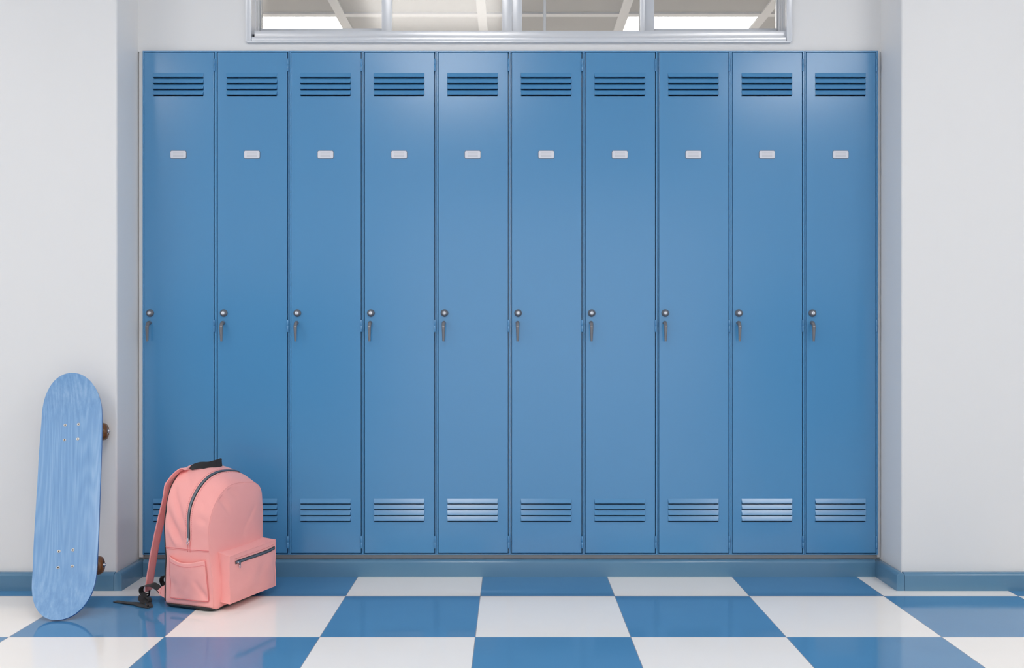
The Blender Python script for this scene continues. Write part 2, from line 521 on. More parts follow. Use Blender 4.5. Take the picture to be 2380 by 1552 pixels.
# carcass with face frame
bm = bmesh.new()
t = .0012
a0, a1 = g0, PW-g0
box(bm, a0, a0+t, .001, LD, 0, LH); box(bm, a1-t, a1, .001, LD, 0, LH)
box(bm, a0+t, a1-t, .001, LD, 0, t); box(bm, a0+t, a1-t, .001, LD, LH-t, LH)
box(bm, a0+t, a1-t, LD-t, LD, t, LH-t)
box(bm, a0+t, a1-t, .03, LD-t, LH-.3, LH-.3+t)              # inner shelf
for q in ((a0, a0+FL, 0, LH), (a1-FR, a1, 0, LH)):
    box(bm, q[0], q[1], 0, .022, q[2], q[3], 0, .0008, 2)
for q in ((a0+FL, a1-FR, 0, FB), (a0+FL, a1-FR, LH-FT, LH)):
    box(bm, q[0], q[1], 0, .022, q[2], q[3], 0, .0008, 2)
box(bm, a0+FL, a0+FL+.012, .020, .022, FB, LH-FT, 0)         # door stops
box(bm, a1-FR-.014, a1-FR, .020, .022, FB, LH-FT, 0)
box(bm, a0+FL, a1-FR, .020, .022, LH-FT-.014, LH-FT, 0)
box(bm, a0+FL, a1-FR, .020, .022, FB, FB+.014, 0)
obj('body', bm, 'locker_blue', root)

# door: folded sheet with pressed louvres
def make_door():
    bm = bmesh.new()
    V = {}
    def v(x, y, z):
        k = (round(x, 6), round(y, 6), round(z, 6))
        if k not in V: V[k] = bm.verts.new((x, y, z))
        return V[k]
    def F(*ps): bm.faces.new([v(*p) for p in ps])
    b = .0016
    x0, x1, z0, z1 = DX0+b, DX1-b, DZ0+b, DZ1-b
    lx0, lx1 = xpx(355.5), xpx(473.5)
    p = .0216; gap = .0047; d = .0064; ins = .0022
    tops = [zpx(169.5), zpx(1158.5)]
    zs = [z1, tops[0], tops[0]-4*p, tops[1], tops[1]-4*p, z0]
    # plain bands
    for k in range(5):
        za, zb = zs[k], zs[k+1]
        if k in (1, 3):
            n = 4
            for j in range(n):
                A, B = za-j*p, za-(j+1)*p
                L = B+gap
                F((x0, 0, A), (lx0, 0, A), (lx0, 0, B), (x0, 0, B))
                F((lx1, 0, A), (x1, 0, A), (x1, 0, B), (lx1, 0, B))
                # blade with bowed face and folded-in lip
                m = (A+L)/2+.0003
                F((lx0, 0, A), (lx1, 0, A), (lx1-ins*.55, -d*.52, m), (lx0+ins*.55, -d*.52, m))
                F((lx0+ins*.55, -d*.52, m), (lx1-ins*.55, -d*.52, m), (lx1-ins, -d, L), (lx0+ins, -d, L))
                F((lx0+ins, -d, L), (lx1-ins, -d, L), (lx1-ins, -d+.0014, L-.0004), (lx0+ins, -d+.0014, L-.0004))
                # cheeks
                for X, q in ((lx0, ins), (lx1, -ins)):
                    F((X, 0, A), (X+q*.55, -d*.52, m), (X+q, -d, L), (X, 0, L))
                    # rim of the slot below the cheek
                    F((X, 0, L), (X+q, -d, L), (X, 0, B+.0002)) if False else None
                # slot sides: thin strips so the opening narrows to the cheek
                F((lx0, 0, L), (lx0, 0, B), (lx0+ins, .0012, B), (lx0+ins, .0012, L))
                F((lx1, 0, L), (lx1, 0, B), (lx1-ins, .0012, B), (lx1-ins, .0012, L))
        else:
            F((x0, 0, za), (lx0, 0, za), (lx0, 0, zb), (x0, 0, zb))
            F((lx0, 0, za), (lx1, 0, za), (lx1, 0, zb), (lx0, 0, zb))
            F((lx1, 0, za), (x1, 0, za), (x1, 0, zb), (lx1, 0, zb))
    # rolled edge and return flange
    def ring(off, y):
        return (DX0+off, DX1-off, DZ0+off, DZ1-off, y)
    prev = (x0, x1, z0, z1, 0)
    for off, y in ((b*.62, b*.08), (b*.29, b*.29), (b*.08, b*.62), (0, b), (0, .018)):
        cur = ring(off, y)
        A, B, C_, D, Yp = prev; a, b2, c, dd, Yc = cur
        F((A, Yp, C_), (B, Yp, C_), (b2, Yc, c), (a, Yc, c))
        F((A, Yp, D), (B, Yp, D), (b2, Yc, dd), (a, Yc, dd))
        F((A, Yp, C_), (A, Yp, D), (a, Yc, dd), (a, Yc, c))
        F((B, Yp, C_), (B, Yp, D), (b2, Yc, dd), (b2, Yc, c))
        prev = cur
    return bm
door = obj('door', make_door(), 'locker_blue', root, smooth=True, angle=6)

# name plate: chamfered plate in a thin rim, four faint ruled lines
bm = bmesh.new()
cx, cz = xpx(414.7), zpx(359.2)
def cham(w_, h_, c_, y0, y1, mat, bm):
    pts = [(-w_+c_*.8, -h_), (w_-c_*.8, -h_), (w_-c_*.25, -h_+c_*.4), (w_, -h_+c_), (w_, h_-c_), (w_-c_*.25, h_-c_*.4), (w_-c_*.8, h_),
           (-w_+c_*.8, h_), (-w_+c_*.25, h_-c_*.4), (-w_, h_-c_), (-w_, -h_+c_), (-w_+c_*.25, -h_+c_*.4)]
    f_ = [bm.verts.new((cx+x, y0, cz+z)) for x, z in pts]; r_ = [bm.verts.new((cx+x, y1, cz+z)) for x, z in pts]
    fc = bm.faces.new(f_); fc.material_index = mat
    n = len(pts)
    for k in range(n):
        fc = bm.faces.new([f_[k], f_[(k+1) % n], r_[(k+1) % n], r_[k]]); fc.material_index = mat
cham(.0302, .0150, .0052, -.0010, .0, 1, bm)
cham(.0287, .0135, .0048, -.0022, -.0010, 0, bm)
for k in range(4):
    z = cz+.0062-k*.0045
    box(bm, cx-.0190, cx+.0190, -.0024, -.0021, z-.0009, z+.0007, 2)
obj('name_plate', bm, ['plate_white', 'plate_rim', 'plate_line'], door)

# lock cylinder
bm = bmesh.new()
lx, lz = xpx(349.2), zpx(727.5)
lathe(bm, [(0, .0140), (.0035, .0139), (.0062, .0128), (.0085, .0106), (.0112, .0092), (.0128, .0082), (.0128, .0068), (.0118, .0064)],
      (lx, 0, lz), (0, -1, 0), 40, 0)
lathe(bm, [(.0118, .0064), (.0136, .0058), (.0140, .0050), (.0140, 0)], (lx, 0, lz), (0, -1, 0), 32, 1)
box(bm, lx-.0006, lx+.0006, -.0142, -.0139, lz-.0035, lz+.0035, 2)
obj('lock', bm, ['hammered_grey', 'lock_core', 'plate_line'], door)

# turn handle: hub and a cranked tapering lever
bm = bmesh.new()
hx, hz = xpx(347.8), zpx(750.0)
path = [(0, -.004, .0015), (0, -.0125, .0010), (0, -.0175, -.0025), (0, -.0262, -.0138), (0, -.0275, -.0170), (0, -.0265, -.035), (0, -.0250, -.055), (0, -.0242, -.0690)]
path = [Vector((hx+p[0], p[1], hz+p[2])) for p in path]
path = [path[0], path[1], path[2], path[2].lerp(path[3], .5), path[3], path[4], path[5], path[6], path[7]]
n = len(path)
wd = [.0125, .0130, .0132, .0132, .0128, .0124, .0108, .0092, .0078]
th = [.0100, .0100, .0095, .0090, .0085, .0080, .0070, .0060, .0050]
band(bm, path, (1, 0, 0), wd, th, 0, 6)
for f_ in bm.faces: f_.smooth = False
lathe(bm, [(0, .0072), (.010, .0068), (.012, .0060), (.0126, 0)], (hx, 0, hz), (0, -1, 0), 28, 0)
obj('handle', bm, 'hammered_grey', door)

# hinges
for (ya, yb) in ((137, 165.5), (743, 771.5), (1245, 1274)):
    bm = bmesh.new()
    z1_, z0_ = zpx(ya), zpx(yb); xm = DX1+.0022
    zm = (z0_+z1_)/2
    lathe(bm, [(0, 0), (0, .0022), (.001, .0031), (zm-z0_-.0006, .0031), (zm-z0_-.0002, .0026)], (xm, -.0026, z0_), (0, 0, 1), 16)
    lathe(bm, [(0, .0026), (.0004, .0031), (z1_-zm-.001, .0031), (z1_-zm, .0022), (z1_-zm, 0)], (xm, -.0026, zm), (0, 0, 1), 16)
    box(bm, xm-.0010, xm+.0010, -.001, .010, z0_+.001, z1_-.001)
    obj('hinge', bm, 'locker_blue', root)

loc_labels = [
    'blue steel locker at the left end, beside the recess wall, behind the backpack strap',
    'second blue steel locker from the left, lower part hidden by the backpack',
    'third blue steel locker from the left, just right of the backpack',
    'fourth blue steel locker from the left, below the left part of the window',
    'fifth blue steel locker from the left, with bright glints on both louvre panels',
    'sixth blue steel locker from the left, under the middle of the window',
    'seventh blue steel locker from the left, fourth from the right end',
    'eighth blue steel locker from the left, third from the right end',
    'ninth blue steel locker from the left, second from the right end, with bright lower louvres',
    'blue steel locker at the right end, against the right recess wall',
]
def copy_tree(o, parent=None):
    c = o.copy(); COL.objects.link(c); c.parent = parent
    for ch in [x for x in COL.objects if x.parent == o]: copy_tree(ch, c)
    return c
for i in range(N_L):
    r = root if i == 0 else copy_tree(root)
    r.location = (LX0+i*PW, LY, LZ0)
    tag(r, loc_labels[i], 'locker', 'row of blue lockers')

# ------------------------------------------------------------------ skateboard
SL, SW = .8326, .0994
sk = empty('skateboard')
def sm(x): x = max(0, min(1, x)); return x*x*(3-2*x)
def deck_hw(l):
    e = min(l, SL-l); R = .1409
    W_ = SW*(1-.0297*sm((.27-e)/.2))
    if e >= R: return W_
    return W_*max(0.0, 1-((R-e)/R)**2.10)**(1/2.1)
def kick(l):
    e = min(l, SL-l)
    if e > .165: return 0.0
    q = (.165-e)/.165
    return .045*q**1.55
bm = bmesh.new()
ls = []
nl = 40
for k in range(nl+1):
    ls.append(.125*(1-math.cos(k/nl*PI/2)))
core = [.125+(SL-.25)*k/60 for k in range(1, 60)]
ls = ls+core+[SL-x for x in reversed(ls)]
nw = 20; thk = .0115
top, bot = [], []
for l in ls:
    hw = max(deck_hw(l), .0004); tr_, br = [], []
    for k in range(nw+1):
        x = -1+2*k/nw; X = x*hw
        conc = .0035*abs(X/SW)**2.4*min(1, min(l, SL-l)/.16)
        z = kick(l)+conc
        tr_.append(bm.verts.new((X, l, z))); br.append(bm.verts.new((X, l, z-thk)))
    top.append(tr_); bot.append(br)
for i in range(len(ls)-1):
    for k in range(nw):
        bm.faces.new([top[i][k], top[i][k+1], top[i+1][k+1], top[i+1][k]]).smooth = True
        bm.faces.new([bot[i][k], bot[i+1][k], bot[i+1][k+1], bot[i][k+1]]).smooth = True
    for k in (0, nw):
        fc = bm.faces.new([top[i][k], top[i+1][k], bot[i+1][k], bot[i][k]]); fc.material_index = 1; fc.smooth = True
for i in (0, len(ls)-1):
    for k in range(nw):
        fc = bm.faces.new([top[i][k], top[i][k+1], bot[i][k+1], bot[i][k]]); fc.material_index = 1
bmesh.ops.remove_doubles(bm, verts=bm.verts[:], dist=.0003)
deck = obj('deck', bm, ['stained_maple', 'deck_edge'], sk, smooth=True, angle=40)
for l0 in (.2, SL-.2):
    for dx in (-.0215, .0215):
        for dl in (-.0265, .0265):
            bm = bmesh.new()
            lathe(bm, [(-.001, .0052), (.0006, .0052), (.0012, .0044), (.0012, .0022)], (dx, l0+dl, .0002), (0, 0, 1), 20, 0)
            lathe(bm, [(.0012, .0022), (.0004, .0020), (.0004, 0)], (dx, l0+dl, .0002), (0, 0, 1), 12, 1)
            obj('bolt', bm, ['bolt_metal', 'bolt_socket'], sk)
AX = -.0672
for l0, sg in ((.2, 1), (SL-.2, -1)):
    lx_ = l0-.017*sg
    bm = bmesh.new()
    box(bm, -.028, .028, l0-.040, l0+.040, -thk-.006, -thk, 0, .002)
    tube(bm, [(0, l0-.012*sg, -thk-.004), (0, l0-.012*sg, -.040), (0, lx_, AX+.010)], .0115, 14)
    hp = [(-.072, lx_, AX), (-.05, lx_, AX+.001), (-.02, lx_, AX+.006), (0, lx_, AX+.010), (.02, lx_, AX+.006), (.05, lx_, AX+.001), (.072, lx_, AX)]
    tube(bm, catmull(hp, 4), .0105, 14)
    lathe(bm, [(0, .012), (.008, .015), (.016, .015), (.022, .010)], (0, l0+.012*sg, -.042), (0, -.4*sg, .9), 18)
    truck = obj('truck', bm, 'truck_metal', sk, smooth=True, angle=40)
    bm = bmesh.new(); tube(bm, [(-.107, lx_, AX), (.107, lx_, AX)], .004, 12)
    obj('axle', bm, 'bright_metal', truck)
    for s in (-1, 1):
        bm = bmesh.new(); c0 = s*.0670; R = .0305
        prof = [(0, .012), (0, .021), (.002, .0255), (.006, .0290), (.012, R), (.021, R), (.028, .0290), (.0335, .0250), (.0365, .0190), (.0372, .0150), (.0345, .0115), (.0345, .005)]
        lathe(bm, prof, (c0, lx_, AX), (s, 0, 0), 40, 0)
        wh = obj('wheel', bm, 'amber_wheel', sk)
        bm = bmesh.new()
        lathe(bm, [(.0345, .0112), (.0352, .0112), (.0352, .0055)], (c0, lx_, AX), (s, 0, 0), 28, 0)
        # square speed washer, hex nut
        q = .0098
        bmw = [(c0+s*.0362, lx_, AX-q), (c0+s*.0362, lx_+q, AX), (c0+s*.0362, lx_, AX+q), (c0+s*.0362, lx_-q, AX)]
        f0 = [bm.verts.new(p_) for p_ in bmw]; f1 = [bm.verts.new((p_[0]+s*.0008, p_[1], p_[2])) for p_ in bmw]
        bm.faces.new(f0); bm.faces.new(f1)
        for k in range(4): bm.faces.new([f0[k], f0[(k+1) % 4], f1[(k+1) % 4], f1[k]])
        lathe(bm, [(.037, .0060), (.0408, .0060), (.0415, .0050), (.0415, .004)], (c0, lx_, AX), (s, 0, 0), 6, 0)
        lathe(bm, [(.040, .0038), (.0435, .0036), (.0440, 0)], (c0, lx_, AX), (s, 0, 0), 14, 0)
        obj('axle_nut', bm, 'bright_metal', wh)
tilt, roll = .3974, -.1378
# local x width, y length, z deck normal -> stand it up: y -> up & back, z -> towards the room
d_ = Vector((0, math.sin(tilt), math.cos(tilt))); n_ = Vector((0, -math.cos(tilt), math.sin(tilt)))
R3 = Matrix(((1, 0, 0), (0, d_.y, n_.y), (0, d_.z, n_.z)))
R3 = Matrix.Rotation(roll, 3, 'Y') @ R3 @ Matrix.Rotation(.198, 3, 'Y')
zmin = 9; ymax = -9
for o in [x for x in COL.objects if x.parent == sk and x.type == 'MESH']:
    for v_ in o.data.vertices:
        q = R3 @ v_.co; zmin = min(zmin, q.z); ymax = max(ymax, q.y)
c_ = R3 @ Vector((0, .12, 0))
sk.matrix_world = Matrix.Translation((-1.4401-c_.x, YF-.0006-ymax, -zmin+.0005)) @ R3.to_4x4()
tag(sk, 'light blue stained wooden skateboard with amber wheels, leaning upright against the left wall', 'skateboard')

# ------------------------------------------------------------------ backpack
# local frame: x along the front panel, y from the front panel to the back panel, z up
bp = empty('backpack', (-.9625, 3.214, 0))
ang = math.atan2(.933, .36); bp.rotation_euler = (0, 0, ang)
BW, BD = .28, .203
HT = [(0, .388), (.02, .402), (.05, .417), (.10, .432), (.16, .446), (.195, .446)]
def Hs(s):
    if s <= 0: return HT[0][1]
    for (a, b), (c, d) in zip(HT, HT[1:]):
        if s <= c: return b+(d-b)*(s-a)/(c-a)
    return HT[-1][1]
def sm(x): x = max(0, min(1, x)); return x*x*(3-2*x)
creases = [((.175, .385), (.105, .270), .0045, .010), ((.185, .315), (.125, .225), .0050, .012), ((.07, .36), (.035, .335), .003, .010),
           ((.16, .43), (.12, .40), -.003, .010), ((.05, .30), (.02, .29), .003, .008), ((.06, .09), (.02, .03), .003, .010), ((.17, .255), (.14, .21), -.003, .009)]
def disp(a, s, z):
    v_ = noise.noise(Vector((a*9+3, s*14, z*9)))*.0038+noise.noise(Vector((a*26, s*22+7, z*22)))*.0012
    for (s0, z0), (s1, z1), amp, wd_ in creases:
        if a > .11: continue
        ax, az = s1-s0, z1-z0; L2 = ax*ax+az*az
        t_ = ((s-s0)*ax+(z-z0)*az)/L2; tc = max(0, min(1, t_))
        dx, dz = s-(s0+ax*tc), z-(z0+az*tc)
        v_ -= 1.5*amp*math.exp(-(dx*dx+dz*dz)/(wd_*wd_))*(.6+.4*math.sin(PI*tc))
    return v_*1.25*sm(z/.06)
def surf_raw(s, t):
    """t 0..1: bottom left, up, over the arch, down to bottom right"""
    hw = BW/2; z1 = .245+.035*s/BD; H = Hs(s); n = 2.05
    if t < .3: x = -hw; z = z1*t/.3
    elif t > .7: x = hw; z = z1*(1-t)/.3
    else:
        an = PI*(1-(t-.3)/.4); cs, sn = math.cos(an), math.sin(an)
        n = 2.05 if cs < 0 else 2.05+1.9*sm(cs*2); x = hw*math.copysign(abs(cs)**(2/n), cs); z = z1+(H-z1)*abs(sn)**(2/n)
    r = .020
    e = 0
    if s > BD-r: e = r-math.sqrt(max(0, r*r-(s-(BD-r))**2))
    if s < .006: e = max(e, .006-math.sqrt(max(0, .006**2-(.006-s)**2)))
    x = x*(1-e/hw)
    if t >= .3 and t <= .7 or z > z1*.9: z -= e*sm((z-z1*.9)/.1)
    zr = .016
    if z < zr: x *= 1-(zr-math.sqrt(max(0, zr*zr-(zr-z)**2)))/hw*.8
    x *= 1+.035*math.sin(PI*min(1, max(0, s/BD)))*math.sin(PI*min(1, z/.42))
    if x > 0: x *= 1+.075*sm((z-.05)/.2)*sm((.46-z)/.1)
    lean = .017*sm((z-.04)/.2)*(1-s/BD)
    return Vector((hw+x, s+lean, z+.008))
def nrm(s, t):
    ds, dt = .002, .004
    s0, s1 = max(0.007, s-ds), min(BD-.004, s+ds)
    t0, t1 = max(0, t-dt), min(1, t+dt)
    n = (surf_raw(s1, t)-surf_raw(s0, t)).cross(surf_raw(s, t1)-surf_raw(s, t0))
    n.normalize()
    c = surf_raw(s, t)-Vector((BW/2, s, .2))
    if n.dot(c) < 0: n = -n
    return n
def surf(s, t, off=0.0):
    p = surf_raw(s, t); n = nrm(s, t)
    return p+n*(disp(p.x, s, p.z)+off)
bm = bmesh.new()
NT = 150
cen = Vector((BW/2, .012, .19))
svals = [0, .0015, .004, .007]+[.007+(BD-.027)*k/34 for k in range(1, 35)]+[BD-.020+.020*math.sin(k/8*PI/2) for k in range(1, 9)]
rings = []
rim = [surf(0.0005, k/NT) for k in range(NT+1)]
KR = [.03, .1, .2, .3, .4, .5, .6, .7, .78, .85, .9, .94, .97, .99]
for kk in KR:
    ring = []
    for k, p in enumerate(rim):
        q = cen+(p-cen)*kk
        base_y = .017*sm((q.z-.04)/.2)
        top_soft = .010*sm((q.z-.22)/.15)
        y = base_y-(.016+top_soft)*(1-kk**2.6)+noise.noise(Vector((q.x*11, 1, q.z*11)))*.004*(1-kk)
        # two soft pinches under the top seam
        for (u0, w0, u1, w1, am) in ((.045, .375, .075, .330, .006), (.10, .385, .13, .355, .003), (.22, .30, .17, .25, .003)):
            ax, az = u1-u0, w1-w0; tc = max(0, min(1, ((q.x-u0)*ax+(q.z-w0)*az)/(ax*ax+az*az)))
            dd = (q.x-u0-ax*tc)**2+(q.z-w0-az*tc)**2
            y += am*math.exp(-dd/.00012)
        ring.append(Vector((q.x, y, q.z)))
    rings.append(ring)
for s in svals: rings.append([surf(max(s, .0005), k/NT) for k in range(NT+1)])
last = rings[-1]; cb = Vector((BW/2, BD+.001, .2))
for kk in (.97, .9, .75, .5, .25, .05):
    rings.append([Vector((cb.x+(p.x-cb.x)*kk, BD+.001+.004*(1-kk), cb.z+(p.z-cb.z)*kk)) for p in last])
RV = [[bm.verts.new(p) for p in r_] for r_ in rings]
nF = len(KR)
for i in range(len(RV)-1):
    for k in range(NT):
        fc = bm.faces.new([RV[i][k], RV[i][k+1], RV[i+1][k+1], RV[i+1][k]]); fc.smooth = True
    fc = bm.faces.new([RV[i][NT], RV[i][0], RV[i+1][0], RV[i+1][NT]]); fc.smooth = True
bm.faces.new(RV[0]); bm.faces.new(RV[-1])
# seams: raised welts in the body cloth
def seam(pts, r=.0011, mat=0): tube(bm, pts, r, 6, mat)
seam([surf(.0035, t_/90*.98+.01, .0002) for t_ in range(91)], .0013, 0)
zt = .3*(.198-.008)/.262
seam([surf(.004+(BD-.012)*k/40, .3*.190/(.245+.035*(.004+(BD-.012)*k/40)/BD), .0003) for k in range(41)], .0010, 1)
def stitches(fn, n_, mat=1, r=.0006):
    for k in range(n_):
        a, b = fn((k+.2)/n_), fn((k+.75)/n_); tube(bm, [a, b], r, 5, mat)
stitches(lambda q: surf(.006+(BD-.016)*q, .3*.1855/(.245+.035*(.006+(BD-.016)*q)/BD), .0004), 46)
body = obj('body', bm, ['pink_fabric', 'pink_stitch'], bp)

# black piping along the back edge
bm = bmesh.new()
tube(bm, [surf(BD-.004, .01+.98*k/90, .0012) for k in range(91)], .0026, 8)
obj('piping', bm, 'black_webbing', bp)

# black base panel
bm = bmesh.new()
rows = []
for zz, ins in ((.0, .012), (.004, .003), (.009, -.0012), (.0135, -.0008)):
    ring = []
    for k in range(64):
        a = 2*PI*k/64; ca, sa = math.cos(a), math.sin(a)
        ex = 2/10
        X = BW/2+(BW/2-ins)*math.copysign(abs(ca)**ex, ca); Y = BD/2+(BD/2-ins)*math.copysign(abs(sa)**ex, sa)
        ring.append(bm.verts.new((X, Y, zz+(noise.noise(Vector((X*30, Y*30, 0)))*.0012+.0008 if zz < .002 else 0))))
    rows.append(ring)
for a, b in zip(rows, rows[1:]):
    for k in range(64): bm.faces.new([a[k], a[(k+1) % 64], b[(k+1) % 64], b[k]]).smooth = True
bm.faces.new(rows[0]); bm.faces.new(rows[-1])
obj('base_panel', bm, 'black_vinyl', bp)

# main zip over the arch
S_Z = .086
def ribbon(bm, fn, w_, n_, off, mat):
    prev = None
    for k in range(n_+1):
        q = k/n_
        row = [bm.verts.new(fn(q, -w_/2, off*.4)), bm.verts.new(fn(q, -w_/2*.8, off)), bm.verts.new(fn(q, w_/2*.8, off)), bm.verts.new(fn(q, w_/2, off*.4))]
        if prev:
            for j in range(3):
                fc = bm.faces.new([prev[j], prev[j+1], row[j+1], row[j]]); fc.material_index = mat; fc.smooth = True
        prev = row
T0 = .3*.226/.263
def wav(q): return S_Z+.004*math.sin(q*9)*sm(q*4)*sm((1-q)*4)-.008*sm((q-.2)*3)
zf = lambda q, w_, off: surf(wav(q)+w_, T0+(1-2*T0)*q, off)
bm = bmesh.new(); ribbon(bm, zf, .0128, 120, .0020, 0)
zipper = obj('zipper', bm, 'black_webbing', bp)
bm = bmesh.new(); ribbon(bm, zf, .0080, 120, .0036, 0)
obj('teeth', bm, 'zip_teeth', zipper)
bm = bmesh.new()   # stitch rows beside the zip
for sgn in (-1, 1):
    for k in range(95):
        q = k/95; tube(bm, [zf(q, sgn*.0125, .0005), zf(q+.006, sgn*.0125, .0005)], .00055, 5)
for sgn in (-1, 1):
    pts = [surf(S_Z+sgn*.0058, .3*zz/.263, .0008) for zz in (.184, .196, .208, .2155)]
    tube(bm, pts, .0006, 5)
obj('stitching', bm, 'pink_stitch', bp)
bm = bmesh.new()   # end tab patch
pr = None
for k in range(5):
    zz = .208+.015*k/4
    row = [bm.verts.new(surf(S_Z+x, .3*zz/.263, .0040)) for x in (-.0075, 0, .0075)]
    if pr:
        for j in range(2): bm.faces.new([pr[j], pr[j+1], row[j+1], row[j]])
    pr = row
tb = obj('zip_tab', bm, 'pink_fabric', bp)
md = tb.modifiers.new('Solidify', 'SOLIDIFY'); md.thickness = .0018; md.offset = 0
def puller(bm, c, right, up, n, k_=1.0):
    c, right, up, n = map(Vector, (c, right, up, n))
    def P(a, b, h): return c+right*a*k_+up*b*k_+n*h*k_
    vs = [bm.verts.new(P(a, b, h)) for h in (0, .003) for a, b in ((-.0035, -.005), (.0035, -.005), (.0028, .005), (-.0028, .005))]
    for q in ((0, 1, 2, 3), (4, 5, 6, 7), (0, 1, 5, 4), (1, 2, 6, 5), (2, 3, 7, 6), (3, 0, 4, 7)): bm.faces.new([vs[i] for i in q])
    pts = [P(.0042*math.sin(2*PI*i/16), -.011+.0048*math.cos(2*PI*i/16), .0028) for i in range(17)]
    tube(bm, pts, .0009*k_, 6, caps=False)
    tube(bm, [P(0, -.004, .003), P(0, -.008, .003)], .0012*k_, 6)
bm = bmesh.new()
pt = surf(S_Z, T0*1.0, .003); puller(bm, pt, (0, 1, 0), (0, 0, 1), (-1, 0, 0), 1.0)
obj('zip_pull', bm, 'bright_metal', zipper)

# front pocket
bm = bmesh.new()
def PK(u, v_, w_):
    """u along the bag 0..1, v height 0..1, w 0 at body 1 outside"""
    a = (.030+(.278-.030)*u); a += (.000+.006*(u-.15))*w_
    zin0, zin1 = .030, .190; zo0, zo1 = .023, .176
    z = (zin0+(zin1-zin0)*v_)*(1-w_)+(zo0+(zo1-zo0)*v_)*w_
    y_in = .022; y_out = -.040-.006*v_*0
    y = y_in+(y_out-y_in)*w_
    if w_ > 0:
        bul = math.sin(PI*min(1, max(0, u)))**.7*math.sin(PI*v_)**.7
        y -= .010*bul*w_
    y += noise.noise(Vector((u*4, v_*3, w_*2+4)))*.005*w_*math.sin(PI*v_)
    z += -.005*w_*sm((u-.6)/.4)*(1-v_)*0+.004*math.sin(u*5)*w_*v_*.6
    z -= .004*math.sin(PI*u)*(v_)*w_*(1-v_*.2)
    z += .010*w_*u*v_
    if w_ < 1 and w_ > 0:
        a += .0035*math.sin(PI*w_)*(1 if u < .5 else -1)*(abs(u-.5)*2)**8*math.sin(PI*v_)
    return Vector((a, y, z+.002))
grid = {}
def gv(i, j, k, n):
    key = (i, j, k)
    if key not in grid: grid[key] = bm.verts.new(PK(i/n[0], j/n[1], k/n[2]))
    return grid[key]
n = (28, 20, 8)
for i in range(n[0]):
    for j in range(n[1]):
        for k in (0, n[2]): bm.faces.new([gv(i, j, k, n), gv(i+1, j, k, n), gv(i+1, j+1, k, n), gv(i, j+1, k, n)])
for i in range(n[0]):
    for k in range(n[2]):
        for j in (0, n[1]): bm.faces.new([gv(i, j, k, n), gv(i+1, j, k, n), gv(i+1, j, k+1, n), gv(i, j, k+1, n)])
for j in range(n[1]):
    for k in range(n[2]):
        for i in (0, n[0]): bm.faces.new([gv(i, j, k, n), gv(i, j+1, k, n), gv(i, j+1, k+1, n), gv(i, j, k+1, n)])
for f_ in bm.faces: f_.smooth = True
R_ = [k/30 for k in range(31)]
def off(p, dx=0, dy=0, dz=0): return p+Vector((dx, dy, dz))
for line in ([PK(q, 1, 1) for q in R_], [PK(0, q, 1) for q in R_], [PK(1, q, 1) for q in R_], [PK(q, 0, 1) for q in R_],
             [PK(0, 1, q) for q in R_], [PK(0, 0, q) for q in R_], [off(PK(0, q, .42), -.0006) for q in R_]):
    tube(bm, line, .0013, 6, 0)
pocket = obj('front_pocket', bm, ['pink_fabric', 'pink_stitch'], bp, smooth=True, angle=50)
bm = bmesh.new()
def pf(q, w_, off_):
    u = .10+.87*q; v_ = .835
    p = PK(u, v_+w_/.16, 1); return p+Vector((0, -off_, 0))
ribbon(bm, pf, .0115, 60, .0016, 0)
pz = obj('zipper', bm, 'black_webbing', pocket)
bm = bmesh.new(); ribbon(bm, pf, .0070, 60, .0030, 0)
p = pf(.055, -.001, .003)
tube(bm, [p+Vector((-.007, -.001, 0)), p+Vector((.006, -.001, .0006))], .0028, 8, 1)
puller(bm, p+Vector((.003, -.003, -.004)), (1, 0, 0), (.15, 0, 1), (0, -1, 0), .9)
for f_ in bm.faces:
    if f_.calc_center_median().z < p.z-.004: f_.material_index = 1
obj('zip_pull', bm, ['zip_teeth', 'bright_metal'], pz)
bm = bmesh.new()
for k in range(60):
    q = k/60; tube(bm, [pf(q, .0125, .0004), pf(q+.010, .0125, .0004)], .0005, 5)
obj('stitching', bm, 'pink_stitch', pocket)

# side pocket
def SP(u, v_, off_=0.0):
    s = .020+(.172-.020)*u; z = .034+(.168-.034)*v_
    z -= (.013*math.sin(PI*u)**1.2-.004*u)*v_**3
    if z < .034: z = .034
    t_ = .3*(z-.008)/(.245+.035*s/BD)
    p = surf(s, t_)
    blg = math.sin(PI*u)**.55*(.25+.75*math.sin(PI*.5*min(1, v_*1.15)))
    wr = noise.noise(Vector((u*4+2, v_*4, 5)))*.0025+.003*math.exp(-((u-.55+.5*(v_-.3))**2)/.01)*sm(v_*3)*sm((1-v_)*2)
    return Vector((p.x-.0022-.0135*blg+wr-off_, p.y, z))
bm = bmesh.new()
n1_, n2_ = 36, 30
g_ = [[bm.verts.new(SP(i/n1_, j/n2_)) for j in range(n2_+1)] for i in range(n1_+1)]
for i in range(n1_):
    for j in range(n2_): bm.faces.new([g_[i][j], g_[i+1][j], g_[i+1][j+1], g_[i][j+1]]).smooth = True
sp = obj('side_pocket', bm, 'pink_fabric', bp)
md = sp.modifiers.new('Solidify', 'SOLIDIFY'); md.thickness = .0022; md.offset = 0
bm = bmesh.new()
tube(bm, [SP(q, .885, .0010) for q in R_], .0007, 6)
tube(bm, [SP(.004, q, .0010) for q in R_], .0010, 6); tube(bm, [SP(.996, q, .0010) for q in R_], .0010, 6)
tube(bm, [SP(q, .004, .0010) for q in R_], .0010, 6)
for k in range(34): tube(bm, [SP((k+.2)/34, .865, .0010), SP((k+.75)/34, .865, .0010)], .0005, 5)
obj('stitching', bm, 'pink_stitch', sp)

